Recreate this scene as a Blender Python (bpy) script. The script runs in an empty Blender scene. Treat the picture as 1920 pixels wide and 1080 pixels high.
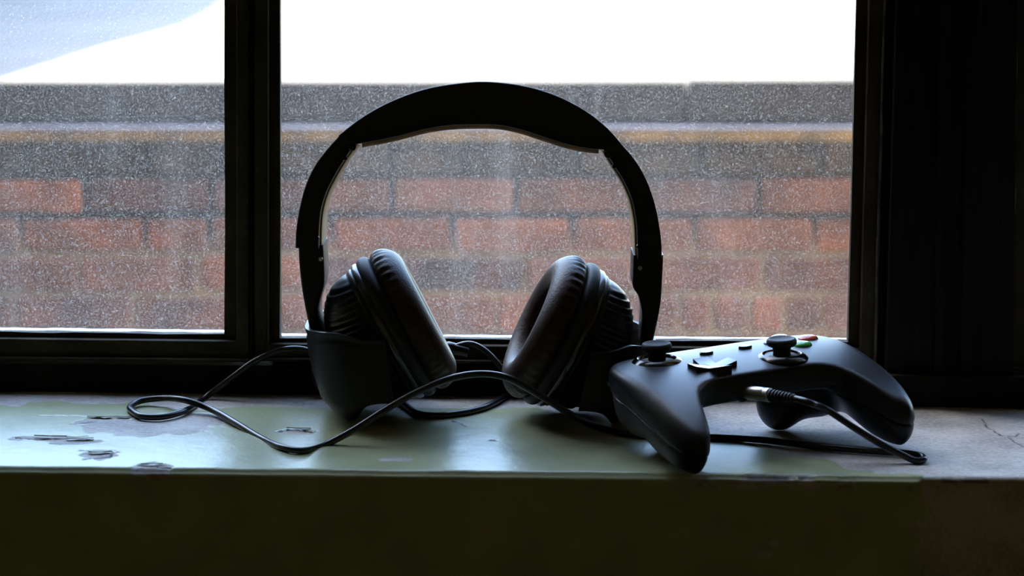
import bpy, bmesh, math, random
import numpy as np
from mathutils import Vector, Matrix, Euler

random.seed(7)
rng = np.random.default_rng(7)
scene = bpy.context.scene
COL = scene.collection
R = math.radians

# ------------------------------------------------------------------ camera
F = 4330.0
CAM = Vector((0.0, -1.035, 0.26))
PITCH, ROLL = R(9.54), 0.0105
RM = Euler((R(90) - PITCH, 0, 0)).to_matrix() @ Matrix.Rotation(ROLL, 3, 'Z')
cd = bpy.data.cameras.new('camera')
cam = bpy.data.objects.new('camera', cd)
COL.objects.link(cam)
cam.matrix_world = Matrix.Translation(CAM) @ RM.to_4x4()
cd.sensor_width = 36.0
cd.lens = F * 36.0 / 1920.0
cd.clip_start, cd.clip_end = 0.02, 300
cd.dof.use_dof = True
cd.dof.focus_distance = 1.165
cd.dof.aperture_fstop = 13.0
scene.camera = cam

# ------------------------------------------------------------------ sky, sun, exposure
w = bpy.data.worlds.new('sky')
scene.world = w
w.use_nodes = True
nt = w.node_tree
sky = nt.nodes.new('ShaderNodeTexSky')
sky.sky_type = 'NISHITA'
sky.sun_disc = False
SUN_EL = R(50)
sky.sun_elevation = SUN_EL
SUN_TO = Vector((-math.cos(SUN_EL) * 0.968, math.cos(SUN_EL) * 0.25, math.sin(SUN_EL))).normalized()
sky.sun_rotation = math.atan2(SUN_TO.x, SUN_TO.y)
sky.air_density, sky.dust_density, sky.ozone_density = 1.0, 1.5, 2.2
nt.nodes['Background'].inputs['Strength'].default_value = 0.24
nt.links.new(sky.outputs[0], nt.nodes['Background'].inputs['Color'])

sd = bpy.data.lights.new('sun', 'SUN')
sd.energy = 9.0
sd.angle = R(0.6)
sd.color = (1.0, 0.93, 0.82)
sun = bpy.data.objects.new('sun', sd)
COL.objects.link(sun)
sun.rotation_euler = (-SUN_TO).to_track_quat('-Z', 'Y').to_euler()
sun.location = SUN_TO * 20

vs = scene.view_settings
vs.view_transform = 'Standard'
vs.look = 'None'
vs.exposure, vs.gamma = 3.22, 1.0
vs.use_curve_mapping = False
cy = scene.cycles
cy.max_bounces, cy.diffuse_bounces, cy.glossy_bounces = 10, 5, 4
cy.transparent_max_bounces = 16
cy.use_denoising = True
cy.sample_clamp_indirect = 6.0
cy.caustics_reflective = cy.caustics_refractive = False


# ------------------------------------------------------------------ helpers
def ray(px, py):
    return RM @ Vector(((px - 960) / F, -(py - 540) / F, -1.0))

def at(px, py, y):
    """world point seen at photo pixel px,py on the vertical plane y"""
    d = ray(px, py)
    return CAM + d * ((y - CAM.y) / d.y)

def on(px, py, z=0.0):
    """world point seen at photo pixel px,py on the horizontal plane z"""
    d = ray(px, py)
    return CAM + d * ((z - CAM.z) / d.z)

def tag(o, label=None, cat=None, group=None, kind=None):
    if label: o['label'] = label
    if cat: o['category'] = cat
    if group: o['group'] = group
    if kind: o['kind'] = kind
    return o

def empty(name, loc=(0, 0, 0)):
    o = bpy.data.objects.new(name, None)
    o.location = loc
    o.empty_display_size = 0.02
    COL.objects.link(o)
    return o

def mesh(name, verts, faces, m, parent=None, smooth=True, loc=None, auto=None):
    me = bpy.data.meshes.new(name)
    me.from_pydata([tuple(v) for v in verts], [], [tuple(int(i) for i in f) for f in faces])
    me.validate()
    me.update()
    bm = bmesh.new()
    bm.from_mesh(me)
    bmesh.ops.recalc_face_normals(bm, faces=bm.faces)
    bm.to_mesh(me)
    bm.free()
    return link(name, me, m, parent, smooth, loc, auto)

def link(name, me, m, parent=None, smooth=True, loc=None, auto=None):
    if smooth:
        me.polygons.foreach_set('use_smooth', [True] * len(me.polygons))
        if auto is not None:
            me.set_sharp_from_angle(angle=R(auto))
    o = bpy.data.objects.new(name, me)
    if m is not None and len(me.materials) == 0:
        me.materials.append(m)
    COL.objects.link(o)
    if parent is not None:
        o.parent = parent
    if loc is not None:
        o.location = loc
    return o

def bm_obj(name, bm, m, parent=None, smooth=False, loc=None, auto=None):
    bmesh.ops.recalc_face_normals(bm, faces=bm.faces)
    me = bpy.data.meshes.new(name)
    bm.to_mesh(me)
    bm.free()
    return link(name, me, m, parent, smooth, loc, auto)

def bx(bm, x0, x1, y0, y1, z0, z1, bev=0.0, seg=2):
    r = bmesh.ops.create_cube(bm, size=1.0)
    vsx = r['verts']
    for v in vsx:
        v.co = Vector(((x0 + x1) / 2 + v.co.x * (x1 - x0), (y0 + y1) / 2 + v.co.y * (y1 - y0), (z0 + z1) / 2 + v.co.z * (z1 - z0)))
    if bev > 0:
        es = set(e for v in vsx for e in v.link_edges)
        bmesh.ops.bevel(bm, geom=list(es), offset=bev, segments=seg, profile=0.5, affect='EDGES')

def box(name, m, x0, x1, y0, y1, z0, z1, bev=0.0, parent=None, loc=None):
    bm = bmesh.new()
    bx(bm, x0, x1, y0, y1, z0, z1, bev)
    return bm_obj(name, bm, m, parent, smooth=bev > 0, loc=loc, auto=40)

def catmull(P, n=12, closed=False):
    P = [Vector(p) for p in P]
    out = []
    N = len(P)
    rngi = range(N if closed else N - 1)
    for i in rngi:
        if closed:
            p0, p1, p2, p3 = P[(i - 1) % N], P[i], P[(i + 1) % N], P[(i + 2) % N]
        else:
            p0, p1, p2, p3 = P[max(i - 1, 0)], P[i], P[i + 1], P[min(i + 2, N - 1)]
        # centripetal parametrisation keeps loops clean
        t0 = 0.0
        t1 = t0 + max((p1 - p0).length, 1e-6) ** 0.5
        t2 = t1 + max((p2 - p1).length, 1e-6) ** 0.5
        t3 = t2 + max((p3 - p2).length, 1e-6) ** 0.5
        if (p1 - p0).length < 1e-9: p0 = p1 - (p2 - p1); t1 = t0 + (p1 - p0).length ** 0.5; t2 = t1 + (p2 - p1).length ** 0.5; t3 = t2 + max((p3 - p2).length, 1e-6) ** 0.5
        if (p3 - p2).length < 1e-9: p3 = p2 + (p2 - p1); t3 = t2 + (p3 - p2).length ** 0.5
        for k in range(n):
            t = t1 + (t2 - t1) * k / n
            A1 = p0 * ((t1 - t) / (t1 - t0)) + p1 * ((t - t0) / (t1 - t0))
            A2 = p1 * ((t2 - t) / (t2 - t1)) + p2 * ((t - t1) / (t2 - t1))
            A3 = p2 * ((t3 - t) / (t3 - t2)) + p3 * ((t - t2) / (t3 - t2))
            B1 = A1 * ((t2 - t) / (t2 - t0)) + A2 * ((t - t0) / (t2 - t0))
            B2 = A2 * ((t3 - t) / (t3 - t1)) + A3 * ((t - t1) / (t3 - t1))
            out.append(B1 * ((t2 - t) / (t2 - t1)) + B2 * ((t - t1) / (t2 - t1)))
    if not closed:
        out.append(P[-1])
    return out

def resample(P, n):
    P = np.array([tuple(p) for p in P], float)
    s = np.concatenate([[0], np.cumsum(np.linalg.norm(np.diff(P, axis=0), axis=1))])
    t = np.linspace(0, s[-1], n)
    return [Vector([np.interp(a, s, P[:, k]) for k in range(P.shape[1])]) for a in t]

def loft(rings, cap=True, closed_ring=True, closed_path=False):
    n = len(rings[0])
    V, Fc = [], []
    for r in rings:
        V += list(r)
    m = len(rings)
    for i in range(m if closed_path else m - 1):
        j = (i + 1) % m
        for k in range(n if closed_ring else n - 1):
            l = (k + 1) % n
            Fc.append((i * n + k, i * n + l, j * n + l, j * n + k))
    if cap and not closed_path:
        Fc.append(tuple(range(n))[::-1])
        Fc.append(tuple((m - 1) * n + k for k in range(n)))
    return V, Fc

def tube(path, rad, seg=12):
    path = [Vector(p) for p in path]
    rings = []
    up = Vector((0, 0, 1))
    t0 = (path[1] - path[0]).normalized()
    n = t0.cross(up)
    if n.length < 1e-3: n = t0.cross(Vector((1, 0, 0)))
    n.normalize()
    for i, p in enumerate(path):
        a = path[max(i - 1, 0)]
        b = path[min(i + 1, len(path) - 1)]
        t = (b - a).normalized()
        n = (n - t * n.dot(t)).normalized()
        bi = t.cross(n)
        r = rad[i] if hasattr(rad, '__len__') else rad
        rings.append([p + (n * math.cos(2 * math.pi * k / seg) + bi * math.sin(2 * math.pi * k / seg)) * r for k in range(seg)])
    return loft(rings)

def lathe(profile, c=Vector((0, 0, 0)), a=Vector((0, 0, 1)), v=Vector((1, 0, 0)), sv=1.0, sw=1.0, seg=48, closed=False, fn=None):
    """revolve (r, h) pairs round axis a; v and a x v are the two radial directions"""
    a = Vector(a).normalized(); v = Vector(v); v = (v - a * v.dot(a)).normalized(); ww = a.cross(v)
    rings = []
    for (r, h) in profile:
        ring = []
        for k in range(seg):
            th = 2 * math.pi * k / seg
            dr = fn(r, h, th) if fn else 0.0
            ring.append(c + a * h + (v * (math.cos(th) * sv) + ww * (math.sin(th) * sw)) * (r + dr))
        rings.append(ring)
    return loft(rings, cap=not closed, closed_path=closed)

def rrect(u0, u1, v0, v1, r, n=3):
    """rounded rectangle outline as (u, v) pairs"""
    r = min(r, (u1 - u0) / 2 * 0.98, (v1 - v0) / 2 * 0.98)
    out = []
    for (cu, cv, a0) in ((u1 - r, v1 - r, 0), (u0 + r, v1 - r, 90), (u0 + r, v0 + r, 180), (u1 - r, v0 + r, 270)):
        for k in range(n + 1):
            t = R(a0 + 90 * k / n)
            out.append((cu + r * math.cos(t), cv + r * math.sin(t)))
    return out

def strip(outer, inner, y0, y1, r, n=40, lean=0.0):
    """solid between two lines in the x,z plane, y0..y1 deep, with rounded section"""
    A, B = resample(outer, n), resample(inner, n)
    rings = []
    for a, b in zip(A, B):
        L = (b - a).length
        d = (b - a).normalized()
        rings.append([Vector((a.x + d.x * u, yy, a.z + d.z * u - lean * (yy + 0.018))) for (u, yy) in rrect(0, L, y0, y1, r)])
    return loft(rings)

def vnoise(x, y, seed=0):
    g = np.random.default_rng(seed).random((257, 257))
    xi, yi = np.floor(x).astype(int), np.floor(y).astype(int)
    fx, fy = x - xi, y - yi
    fx, fy = fx * fx * (3 - 2 * fx), fy * fy * (3 - 2 * fy)
    a, b = g[xi % 257, yi % 257], g[(xi + 1) % 257, yi % 257]
    c, d = g[xi % 257, (yi + 1) % 257], g[(xi + 1) % 257, (yi + 1) % 257]
    return (a * (1 - fx) + b * fx) * (1 - fy) + (c * (1 - fx) + d * fx) * fy

def fbm(x, y, seed=0, oct=4):
    s, amp, tot = 0, 1.0, 0
    for o in range(oct):
        s = s + amp * vnoise(x * 2 ** o + 13.7 * o, y * 2 ** o + 7.1 * o, seed + o)
        tot += amp
        amp *= 0.5
    return s / tot


# ------------------------------------------------------------------ materials
def new_mat(name):
    m = bpy.data.materials.new(name)
    m.use_nodes = True
    n = m.node_tree
    return m, n, n.nodes, n.links, n.nodes['Principled BSDF']

def mat(name, col, rough=0.5, metal=0.0, var=0.0, scale=40.0, col2=None, bump=0.0, bscale=200.0, spec=0.5, stretch=(1, 1, 1), rvar=0.0):
    m, t, N, L, p = new_mat(name)
    p.inputs['Base Color'].default_value = (*col, 1)
    p.inputs['Roughness'].default_value = rough
    p.inputs['Metallic'].default_value = metal
    p.inputs['Specular IOR Level'].default_value = spec
    tc = N.new('ShaderNodeTexCoord')
    mp = N.new('ShaderNodeMapping')
    mp.inputs['Scale'].default_value = stretch
    L.new(tc.outputs['Object'], mp.inputs['Vector'])
    if var > 0 or col2 is not None:
        nz = N.new('ShaderNodeTexNoise')
        nz.inputs['Scale'].default_value = scale
        nz.inputs['Detail'].default_value = 6
        L.new(mp.outputs[0], nz.inputs['Vector'])
        cr = N.new('ShaderNodeValToRGB')
        c2 = col2 or tuple(min(1, c * (1 + var)) for c in col)
        c1 = col if col2 else tuple(c * (1 - var) for c in col)
        cr.color_ramp.elements[0].color = (*c1, 1)
        cr.color_ramp.elements[1].color = (*c2, 1)
        cr.color_ramp.elements[0].position, cr.color_ramp.elements[1].position = 0.35, 0.65
        L.new(nz.outputs['Fac'], cr.inputs['Fac'])
        L.new(cr.outputs[0], p.inputs['Base Color'])
        if rvar > 0:
            mr = N.new('ShaderNodeMapRange')
            mr.inputs['To Min'].default_value = rough - rvar
            mr.inputs['To Max'].default_value = rough + rvar
            L.new(nz.outputs['Fac'], mr.inputs['Value'])
            L.new(mr.outputs[0], p.inputs['Roughness'])
    if bump > 0:
        nb = N.new('ShaderNodeTexNoise')
        nb.inputs['Scale'].default_value = bscale
        nb.inputs['Detail'].default_value = 5
        L.new(mp.outputs[0], nb.inputs['Vector'])
        b = N.new('ShaderNodeBump')
        b.inputs['Strength'].default_value = bump
        b.inputs['Distance'].default_value = 0.002
        L.new(nb.outputs['Fac'], b.inputs['Height'])
        L.new(b.outputs[0], p.inputs['Normal'])
    return m

M = {}
M['black'] = mat('satin_black_plastic', (0.004, 0.004, 0.004), 0.40, spec=0.33, var=0.25, scale=60)
M['gloss'] = mat('gloss_black_plastic', (0.004, 0.004, 0.005), 0.16, var=0.2, scale=60)
M['shell'] = mat('ribbed_black_plastic', (0.008, 0.008, 0.009), 0.36, var=0.2, scale=60, spec=0.3)
M['soft'] = mat('soft_touch_black', (0.0035, 0.0035, 0.0045), 0.38, var=0.15, scale=90, bump=0.05, bscale=2500, spec=0.42)
M['rubber'] = mat('matt_rubber', (0.006, 0.006, 0.007), 0.6, var=0.2, scale=120, bump=0.08, bscale=2500)
M['leather'] = mat('brown_leather', (0.036, 0.0175, 0.010), 0.45, spec=0.33, var=0.35, scale=70, bump=0.15, bscale=900)
M['tan'] = mat('tan_leather', (0.42, 0.22, 0.085), 0.6, var=0.25, scale=70, bump=0.1, bscale=900)
M['liner'] = mat('beige_liner', (0.36, 0.24, 0.10), 0.6, var=0.15, scale=70)
M['steel'] = mat('brushed_steel', (0.09, 0.095, 0.105), 0.25, metal=1.0, var=0.15, scale=200)
M['alloy'] = mat('worn_alloy', (0.55, 0.53, 0.5), 0.38, metal=1.0, var=0.15, scale=200)
M['cable'] = mat('black_cable_sheath', (0.010, 0.010, 0.011), 0.28, var=0.2, scale=200)
M['cloth'] = mat('driver_cloth', (0.015, 0.014, 0.014), 0.85, var=0.3, scale=500)
M['green'] = mat('green_button', (0.05, 0.42, 0.08), 0.15, var=0.1, scale=100)
M['red'] = mat('red_button', (0.50, 0.07, 0.04), 0.15, var=0.1, scale=100)
M['blue'] = mat('blue_button', (0.05, 0.12, 0.5), 0.15, var=0.1, scale=100)
M['yellow'] = mat('yellow_button', (0.55, 0.42, 0.05), 0.15, var=0.1, scale=100)
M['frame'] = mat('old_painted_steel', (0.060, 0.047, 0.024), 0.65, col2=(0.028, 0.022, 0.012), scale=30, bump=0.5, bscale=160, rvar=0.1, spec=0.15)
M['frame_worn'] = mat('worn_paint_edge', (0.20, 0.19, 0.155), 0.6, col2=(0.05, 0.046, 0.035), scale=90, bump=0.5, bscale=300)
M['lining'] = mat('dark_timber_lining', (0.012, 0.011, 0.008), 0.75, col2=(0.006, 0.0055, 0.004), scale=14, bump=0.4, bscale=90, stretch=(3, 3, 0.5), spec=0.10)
M['putty'] = mat('pale_window_putty', (0.72, 0.75, 0.78), 0.6, var=0.12, scale=120, bump=0.5, bscale=220)
M['room'] = mat('dim_room_plaster', (0.48, 0.34, 0.12), 0.9, var=0.1, scale=2)
M['floor'] = mat('room_floorboards', (0.10, 0.07, 0.04), 0.7, var=0.2, scale=5, stretch=(8, 1, 1))
M['facade'] = mat('facade_brick', (0.14, 0.08, 0.06), 0.9, var=0.25, scale=9)
M['pave'] = mat('pale_paving', (0.175, 0.163, 0.147), 0.9, var=0.12, scale=2.2, bump=0.15, bscale=60)
M['well'] = mat('well_concrete', (0.06, 0.058, 0.055), 0.9, var=0.2, scale=5)
M['coping'] = mat('grimy_coping_stone', (0.080, 0.076, 0.070), 0.85, col2=(0.060, 0.058, 0.056), scale=14, bump=0.4, bscale=120)
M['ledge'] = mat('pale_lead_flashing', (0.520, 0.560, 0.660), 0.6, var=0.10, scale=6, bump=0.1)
M['ochre'] = mat('ochre_mortar_bed', (0.720, 0.460, 0.150), 0.95, col2=(0.260, 0.190, 0.090), scale=11, bump=0.7, bscale=100)


def sill_mat():
    m, t, N, L, p = new_mat('peeling_green_paint')
    at_ = N.new('ShaderNodeAttribute'); at_.attribute_name = 'paint'
    ck = N.new('ShaderNodeAttribute'); ck.attribute_name = 'crack'
    tc = N.new('ShaderNodeTexCoord')
    n1 = N.new('ShaderNodeTexNoise'); n1.inputs['Scale'].default_value = 26; n1.inputs['Detail'].default_value = 8
    n2 = N.new('ShaderNodeTexNoise'); n2.inputs['Scale'].default_value = 420; n2.inputs['Detail'].default_value = 4
    for n in (n1, n2): L.new(tc.outputs['Object'], n.inputs['Vector'])
    rp = N.new('ShaderNodeValToRGB')
    rp.color_ramp.elements[0].color = (0.30, 0.335, 0.185, 1); rp.color_ramp.elements[0].position = 0.3
    rp.color_ramp.elements[1].color = (0.39, 0.435, 0.255, 1); rp.color_ramp.elements[1].position = 0.65
    rb = N.new('ShaderNodeValToRGB')
    rb.color_ramp.elements[0].color = (0.26, 0.245, 0.225, 1); rb.color_ramp.elements[0].position = 0.32
    rb.color_ramp.elements[1].color = (0.54, 0.525, 0.50, 1); rb.color_ramp.elements[1].position = 0.66
    L.new(n1.outputs['Fac'], rp.inputs['Fac'])
    ad = N.new('ShaderNodeMath'); ad.operation = 'MULTIPLY_ADD'
    L.new(n2.outputs['Fac'], ad.inputs[0]); ad.inputs[1].default_value = 0.5
    sb = N.new('ShaderNodeMath'); sb.operation = 'MULTIPLY_ADD'
    L.new(n1.outputs['Fac'], sb.inputs[0]); sb.inputs[1].default_value = 0.9; sb.inputs[2].default_value = -0.2
    L.new(sb.outputs[0], ad.inputs[2])
    L.new(ad.outputs[0], rb.inputs['Fac'])
    mx = N.new('ShaderNodeMix'); mx.data_type = 'RGBA'
    st = N.new('ShaderNodeMapRange'); st.inputs['From Min'].default_value = 0.35; st.inputs['From Max'].default_value = 0.65
    L.new(at_.outputs['Fac'], st.inputs['Value'])
    L.new(st.outputs[0], mx.inputs[0]); L.new(rb.outputs[0], mx.inputs[6]); L.new(rp.outputs[0], mx.inputs[7])
    mc = N.new('ShaderNodeMix'); mc.data_type = 'RGBA'
    L.new(ck.outputs['Fac'], mc.inputs[0]); L.new(mx.outputs[2], mc.inputs[6]); mc.inputs[7].default_value = (0.03, 0.025, 0.018, 1)
    L.new(mc.outputs[2], p.inputs['Base Color'])
    ro = N.new('ShaderNodeMapRange'); ro.inputs['To Min'].default_value = 0.70; ro.inputs['To Max'].default_value = 0.34
    L.new(st.outputs[0], ro.inputs['Value']); L.new(ro.outputs[0], p.inputs['Roughness'])
    p.inputs['Specular IOR Level'].default_value = 0.45
    b = N.new('ShaderNodeBump'); b.inputs['Strength'].default_value = 0.25; b.inputs['Distance'].default_value = 0.001
    L.new(ad.outputs[0], b.inputs['Height']); L.new(b.outputs[0], p.inputs['Normal'])
    return m
M['sill'] = sill_mat()


def glass_mat():
    """thin clear pane with a film of dust, wiped streaks and fine specks"""
    m, t, N, L, p = new_mat('dusty_window_glass')
    N.remove(p)
    out = N['Material Output']
    tc = N.new('ShaderNodeTexCoord')
    def noise(scale, stretch, detail=3, rot=0):
        mp = N.new('ShaderNodeMapping'); mp.inputs['Scale'].default_value = stretch; mp.inputs['Rotation'].default_value = (0, rot, 0)
        L.new(tc.outputs['Object'], mp.inputs['Vector'])
        n = N.new('ShaderNodeTexNoise'); n.inputs['Scale'].default_value = scale; n.inputs['Detail'].default_value = detail
        L.new(mp.outputs[0], n.inputs['Vector'])
        return n.outputs['Fac']
    def rng_(v, a, b, c, d):
        r = N.new('ShaderNodeMapRange'); r.inputs['From Min'].default_value = a; r.inputs['From Max'].default_value = b
        r.inputs['To Min'].default_value = c; r.inputs['To Max'].default_value = d
        L.new(v, r.inputs['Value']); return r.outputs[0]
    def add(a, b):
        q = N.new('ShaderNodeMath'); q.operation = 'ADD'; L.new(a, q.inputs[0]); L.new(b, q.inputs[1]); return q.outputs[0]
    specks = rng_(noise(750, (1, 1, 1), 1), 0.63, 0.77, 0.0, 0.19)
    fine = rng_(noise(1500, (1, 1, 1), 1), 0.44, 0.70, 0.0, 0.17)
    streak = rng_(noise(55, (1, 1, 0.10), 4), 0.58, 0.85, 0.0, 0.06)
    wiped = rng_(noise(40, (1, 1, 0.06), 5, R(-14)), 0.64, 0.82, 0.0, 0.06)
    broad = rng_(noise(9, (1, 1, 1), 4), 0.3, 0.7, DUST_LO, DUST_HI)
    f = add(add(add(add(specks, fine), streak), wiped), broad)
    tr = N.new('ShaderNodeBsdfTransparent'); tr.inputs['Color'].default_value = (0.95, 0.97, 0.96, 1)
    gl = N.new('ShaderNodeBsdfGlossy'); gl.inputs['Roughness'].default_value = 0.03
    fr = N.new('ShaderNodeFresnel')
    ge = N.new('ShaderNodeNewGeometry')
    io = N.new('ShaderNodeMapRange'); io.inputs['To Min'].default_value = 1.45; io.inputs['To Max'].default_value = 1 / 1.45
    L.new(ge.outputs['Backfacing'], io.inputs['Value']); L.new(io.outputs[0], fr.inputs['IOR'])
    m1 = N.new('ShaderNodeMixShader'); L.new(fr.outputs[0], m1.inputs[0]); L.new(tr.outputs[0], m1.inputs[1]); L.new(gl.outputs[0], m1.inputs[2])
    tl = N.new('ShaderNodeBsdfTranslucent'); tl.inputs['Color'].default_value = (0.72, 0.68, 0.60, 1)
    df = N.new('ShaderNodeBsdfDiffuse'); df.inputs['Color'].default_value = (0.6, 0.58, 0.54, 1)
    m2 = N.new('ShaderNodeMixShader'); m2.inputs[0].default_value = 0.3; L.new(tl.outputs[0], m2.inputs[1]); L.new(df.outputs[0], m2.inputs[2])
    m3 = N.new('ShaderNodeMixShader'); L.new(f, m3.inputs[0]); L.new(m1.outputs[0], m3.inputs[1]); L.new(m2.outputs[0], m3.inputs[2])
    L.new(m3.outputs[0], out.inputs['Surface'])
    return m
DUST_LO, DUST_HI = 0.0, 0.03
M['glass'] = glass_mat()


def brick_mat(name, c1, c2, dark=0.5):
    m, t, N, L, p = new_mat(name)
    tc = N.new('ShaderNodeTexCoord')
    oi = N.new('ShaderNodeObjectInfo')
    va = N.new('ShaderNodeVectorMath'); va.operation = 'ADD'
    sc = N.new('ShaderNodeVectorMath'); sc.operation = 'SCALE'; sc.inputs[0].default_value = (5, 7, 9)
    L.new(oi.outputs['Random'], sc.inputs['Scale']); L.new(tc.outputs['Object'], va.inputs[0]); L.new(sc.outputs[0], va.inputs[1])
    n = N.new('ShaderNodeTexNoise'); n.inputs['Scale'].default_value = 11; n.inputs['Detail'].default_value = 4
    L.new(va.outputs[0], n.inputs['Vector'])
    cr = N.new('ShaderNodeValToRGB')
    cr.color_ramp.elements[0].position, cr.color_ramp.elements[1].position = 0.36, 0.64
    cr.color_ramp.elements[0].color, cr.color_ramp.elements[1].color = (*c1, 1), (*c2, 1)
    L.new(n.outputs['Fac'], cr.inputs['Fac'])
    hs = N.new('ShaderNodeHueSaturation')
    mr = N.new('ShaderNodeMapRange'); mr.inputs['To Min'].default_value = 0.8; mr.inputs['To Max'].default_value = 1.2
    L.new(oi.outputs['Random'], mr.inputs['Value']); L.new(mr.outputs[0], hs.inputs['Value'])
    L.new(cr.outputs[0], hs.inputs['Color'])
    L.new(hs.outputs[0], p.inputs['Base Color'])
    p.inputs['Roughness'].default_value = 0.92
    b = N.new('ShaderNodeBump'); b.inputs['Strength'].default_value = 0.6; b.inputs['Distance'].default_value = 0.004
    n2 = N.new('ShaderNodeTexNoise'); n2.inputs['Scale'].default_value = 70; L.new(va.outputs[0], n2.inputs['Vector'])
    L.new(n2.outputs['Fac'], b.inputs['Height']); L.new(b.outputs[0], p.inputs['Normal'])
    return m
BR = {
    'o': brick_mat('orange_brick', (0.277, 0.110, 0.051), (0.575, 0.201, 0.075)),
    'r': brick_mat('red_brick', (0.181, 0.089, 0.055), (0.362, 0.146, 0.075)),
    'p': brick_mat('purple_brick', (0.116, 0.071, 0.056), (0.244, 0.113, 0.078)),
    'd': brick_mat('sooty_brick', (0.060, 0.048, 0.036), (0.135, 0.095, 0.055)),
}


# ------------------------------------------------------------------ room shell
XL, XR = -0.62, 0.78            # window recess
bm = bmesh.new()                 # wall with the window recess
bx(bm, -2.2, XL, 0.0, 0.34, -1.1, 2.70)
bx(bm, XR, 2.2, 0.0, 0.34, -1.1, 2.70)
bx(bm, XL, XR, 0.0, 0.34, 2.02, 2.70)
bx(bm, XL, XR, 0.03, 0.34, -1.1, -0.30)
WIN_R = at(1640, 690, 0.166).x + 0.004
PIER_R = at(1915, 690, 0.166).x
bx(bm, WIN_R + 0.022, PIER_R, 0.175, 0.40, -0.30, 2.02)
bx(bm, 0.64, XR, 0.175, 0.34, -0.30, 2.02)
bx(bm, XL, -0.47, 0.175, 0.34, -0.30, 2.02)
tag(bm_obj('wall_front', bm, M['room']), kind='structure')
for nm, a in (('wall_left', (-2.3, -2.2, -3.5, 0.34, -1.1, 2.70)), ('wall_right', (2.2, 2.3, -3.5, 0.34, -1.1, 2.70)),
              ('wall_back', (-2.3, 2.3, -3.6, -3.5, -1.1, 2.70)), ('ceiling', (-2.3, 2.3, -3.6, 0.34, 2.70, 2.80))):
    tag(box(nm, M['room'], *a), kind='structure')
tag(box('floor', M['floor'], -2.3, 2.3, -3.6, 0.34, -1.2, -1.1), kind='structure')
bm = bmesh.new()                 # outer face of our own building around the opening
bx(bm, -5, -0.50, 0.34, 0.40, -1.6, 12.0)
bx(bm, 0.64, 6, 0.34, 0.40, -1.6, 12.0)
bx(bm, -0.50, 0.64, 0.34, 0.40, 2.05, 12.0)
bx(bm, -0.50, 0.64, 0.34, 0.40, -1.6, -0.02)
tag(bm_obj('wall_facade', bm, M['facade']), kind='structure')

# ------------------------------------------------------------------ window sill, paint and bare patches
RB = 0.0026
prof = []
YB = 0.200
for yy in np.concatenate([np.linspace(YB, 0.17, 4), np.arange(0.169, RB, -0.001)]): prof.append((yy, 0.0))
for k in range(7):
    t = R(90 * k / 6)
    prof.append((RB - RB * math.sin(t), -RB + RB * math.cos(t)))
for zz in np.concatenate([np.arange(-RB - 0.001, -0.08, -0.0011), np.linspace(-0.083, -0.30, 20)]): prof.append((0.0, zz))
prof = np.array(prof)
xs = np.concatenate([np.linspace(XL, -0.285, 40), np.arange(-0.2845, 0.285, 0.00065), np.linspace(0.2855, XR, 40)])
nX, nP = len(xs), len(prof)
X = np.repeat(xs[:, None], nP, 1)
Y = np.repeat(prof[None, :, 0], nX, 0)
Z = np.repeat(prof[None, :, 1], nX, 0)
S = np.where(Z < -RB, Y + Z, Y)       # runs over the edge: negative on the front face
ns = lambda sc, sd, o=4: fbm(X * sc + 50, S * sc + 50, sd, o) - 0.5
paint = np.ones_like(X) * 1.0
# right limit of the painted plaster, ragged
xb_top = on(1728, 886).x
edge = xb_top - X + ns(90, 3) * 0.006 + np.where(S < 0, 0.001 * np.sin(S * 260), 0)
# grey dusty strip along the frame, widening to the right where the paint is worn off
yb = np.interp(X, [-0.25, on(1000, 770).x, on(1330, 800).x, on(1500, 845).x, on(1600, 868).x, on(1700, 880).x], [0.134, 0.130, 0.085, 0.035, 0.016, 0.008])
strip_m = (yb - S) + ns(70, 11) * 0.022 + ns(14, 14, 2) * 0.02
paint = np.minimum(paint, np.clip(edge / 0.0012 + 0.5, 0, 1))
paint = np.minimum(paint, np.clip(strip_m / 0.004 + 0.5, 0, 1))
def patch(px, py, rx, ry, rag=0.35, sd=21, sharp=9.0):
    global paint
    c = on(px, py)
    u, v = (X - c.x) / (rx * 0.000258), (S - c.y) / (ry * 0.00107)
    d = 1 - np.sqrt(u * u + v * v) + (fbm(X * 130 + 50, S * 130 + 50, sd, 4) - 0.5) * rag * 2
    paint = np.minimum(paint, np.clip(0.5 - d * sharp, 0, 1))
patch(285, 802, 118, 17, 0.5, 21)
patch(215, 790, 70, 8, 0.8, 22)
patch(340, 786, 80, 12, 0.8, 29)
patch(100, 822, 62, 5, 0.9, 23)
patch(145, 828, 45, 5, 0.9, 24)
patch(185, 854, 34, 7, 0.9, 25)
patch(555, 810, 33, 4, 0.5, 26)
patch(745, 862, 26, 3, 0.9, 27)
patch(925, 826, 10, 2, 0.5, 28)
patch(60, 821, 35, 3, 0.9, 33)
patch(1440, 893, 120, 3, 0.9, 31)
# chips along the front arris
arr = np.exp(-((S + 0.002) / 0.004) ** 2)
chips = arr * np.clip((fbm(X * 70 + 50, S * 170 + 50, 41, 4) - 0.60) * 22, 0, 1) * np.interp(X, [0.05, 0.10, 0.19], [0.25, 1, 1])
paint = np.minimum(paint, 1 - chips)
chips_dark = chips * np.clip((X - on(1290, 885).x) / 0.01, 0, 1)
c = on(290, 876)
d = 1 - np.sqrt(((X - c.x) / 0.0085) ** 2 + ((S - c.y) / 0.007) ** 2) + ns(160, 43) * 0.9
paint = np.minimum(paint, np.clip(0.5 - d * 6, 0, 1))
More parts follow.
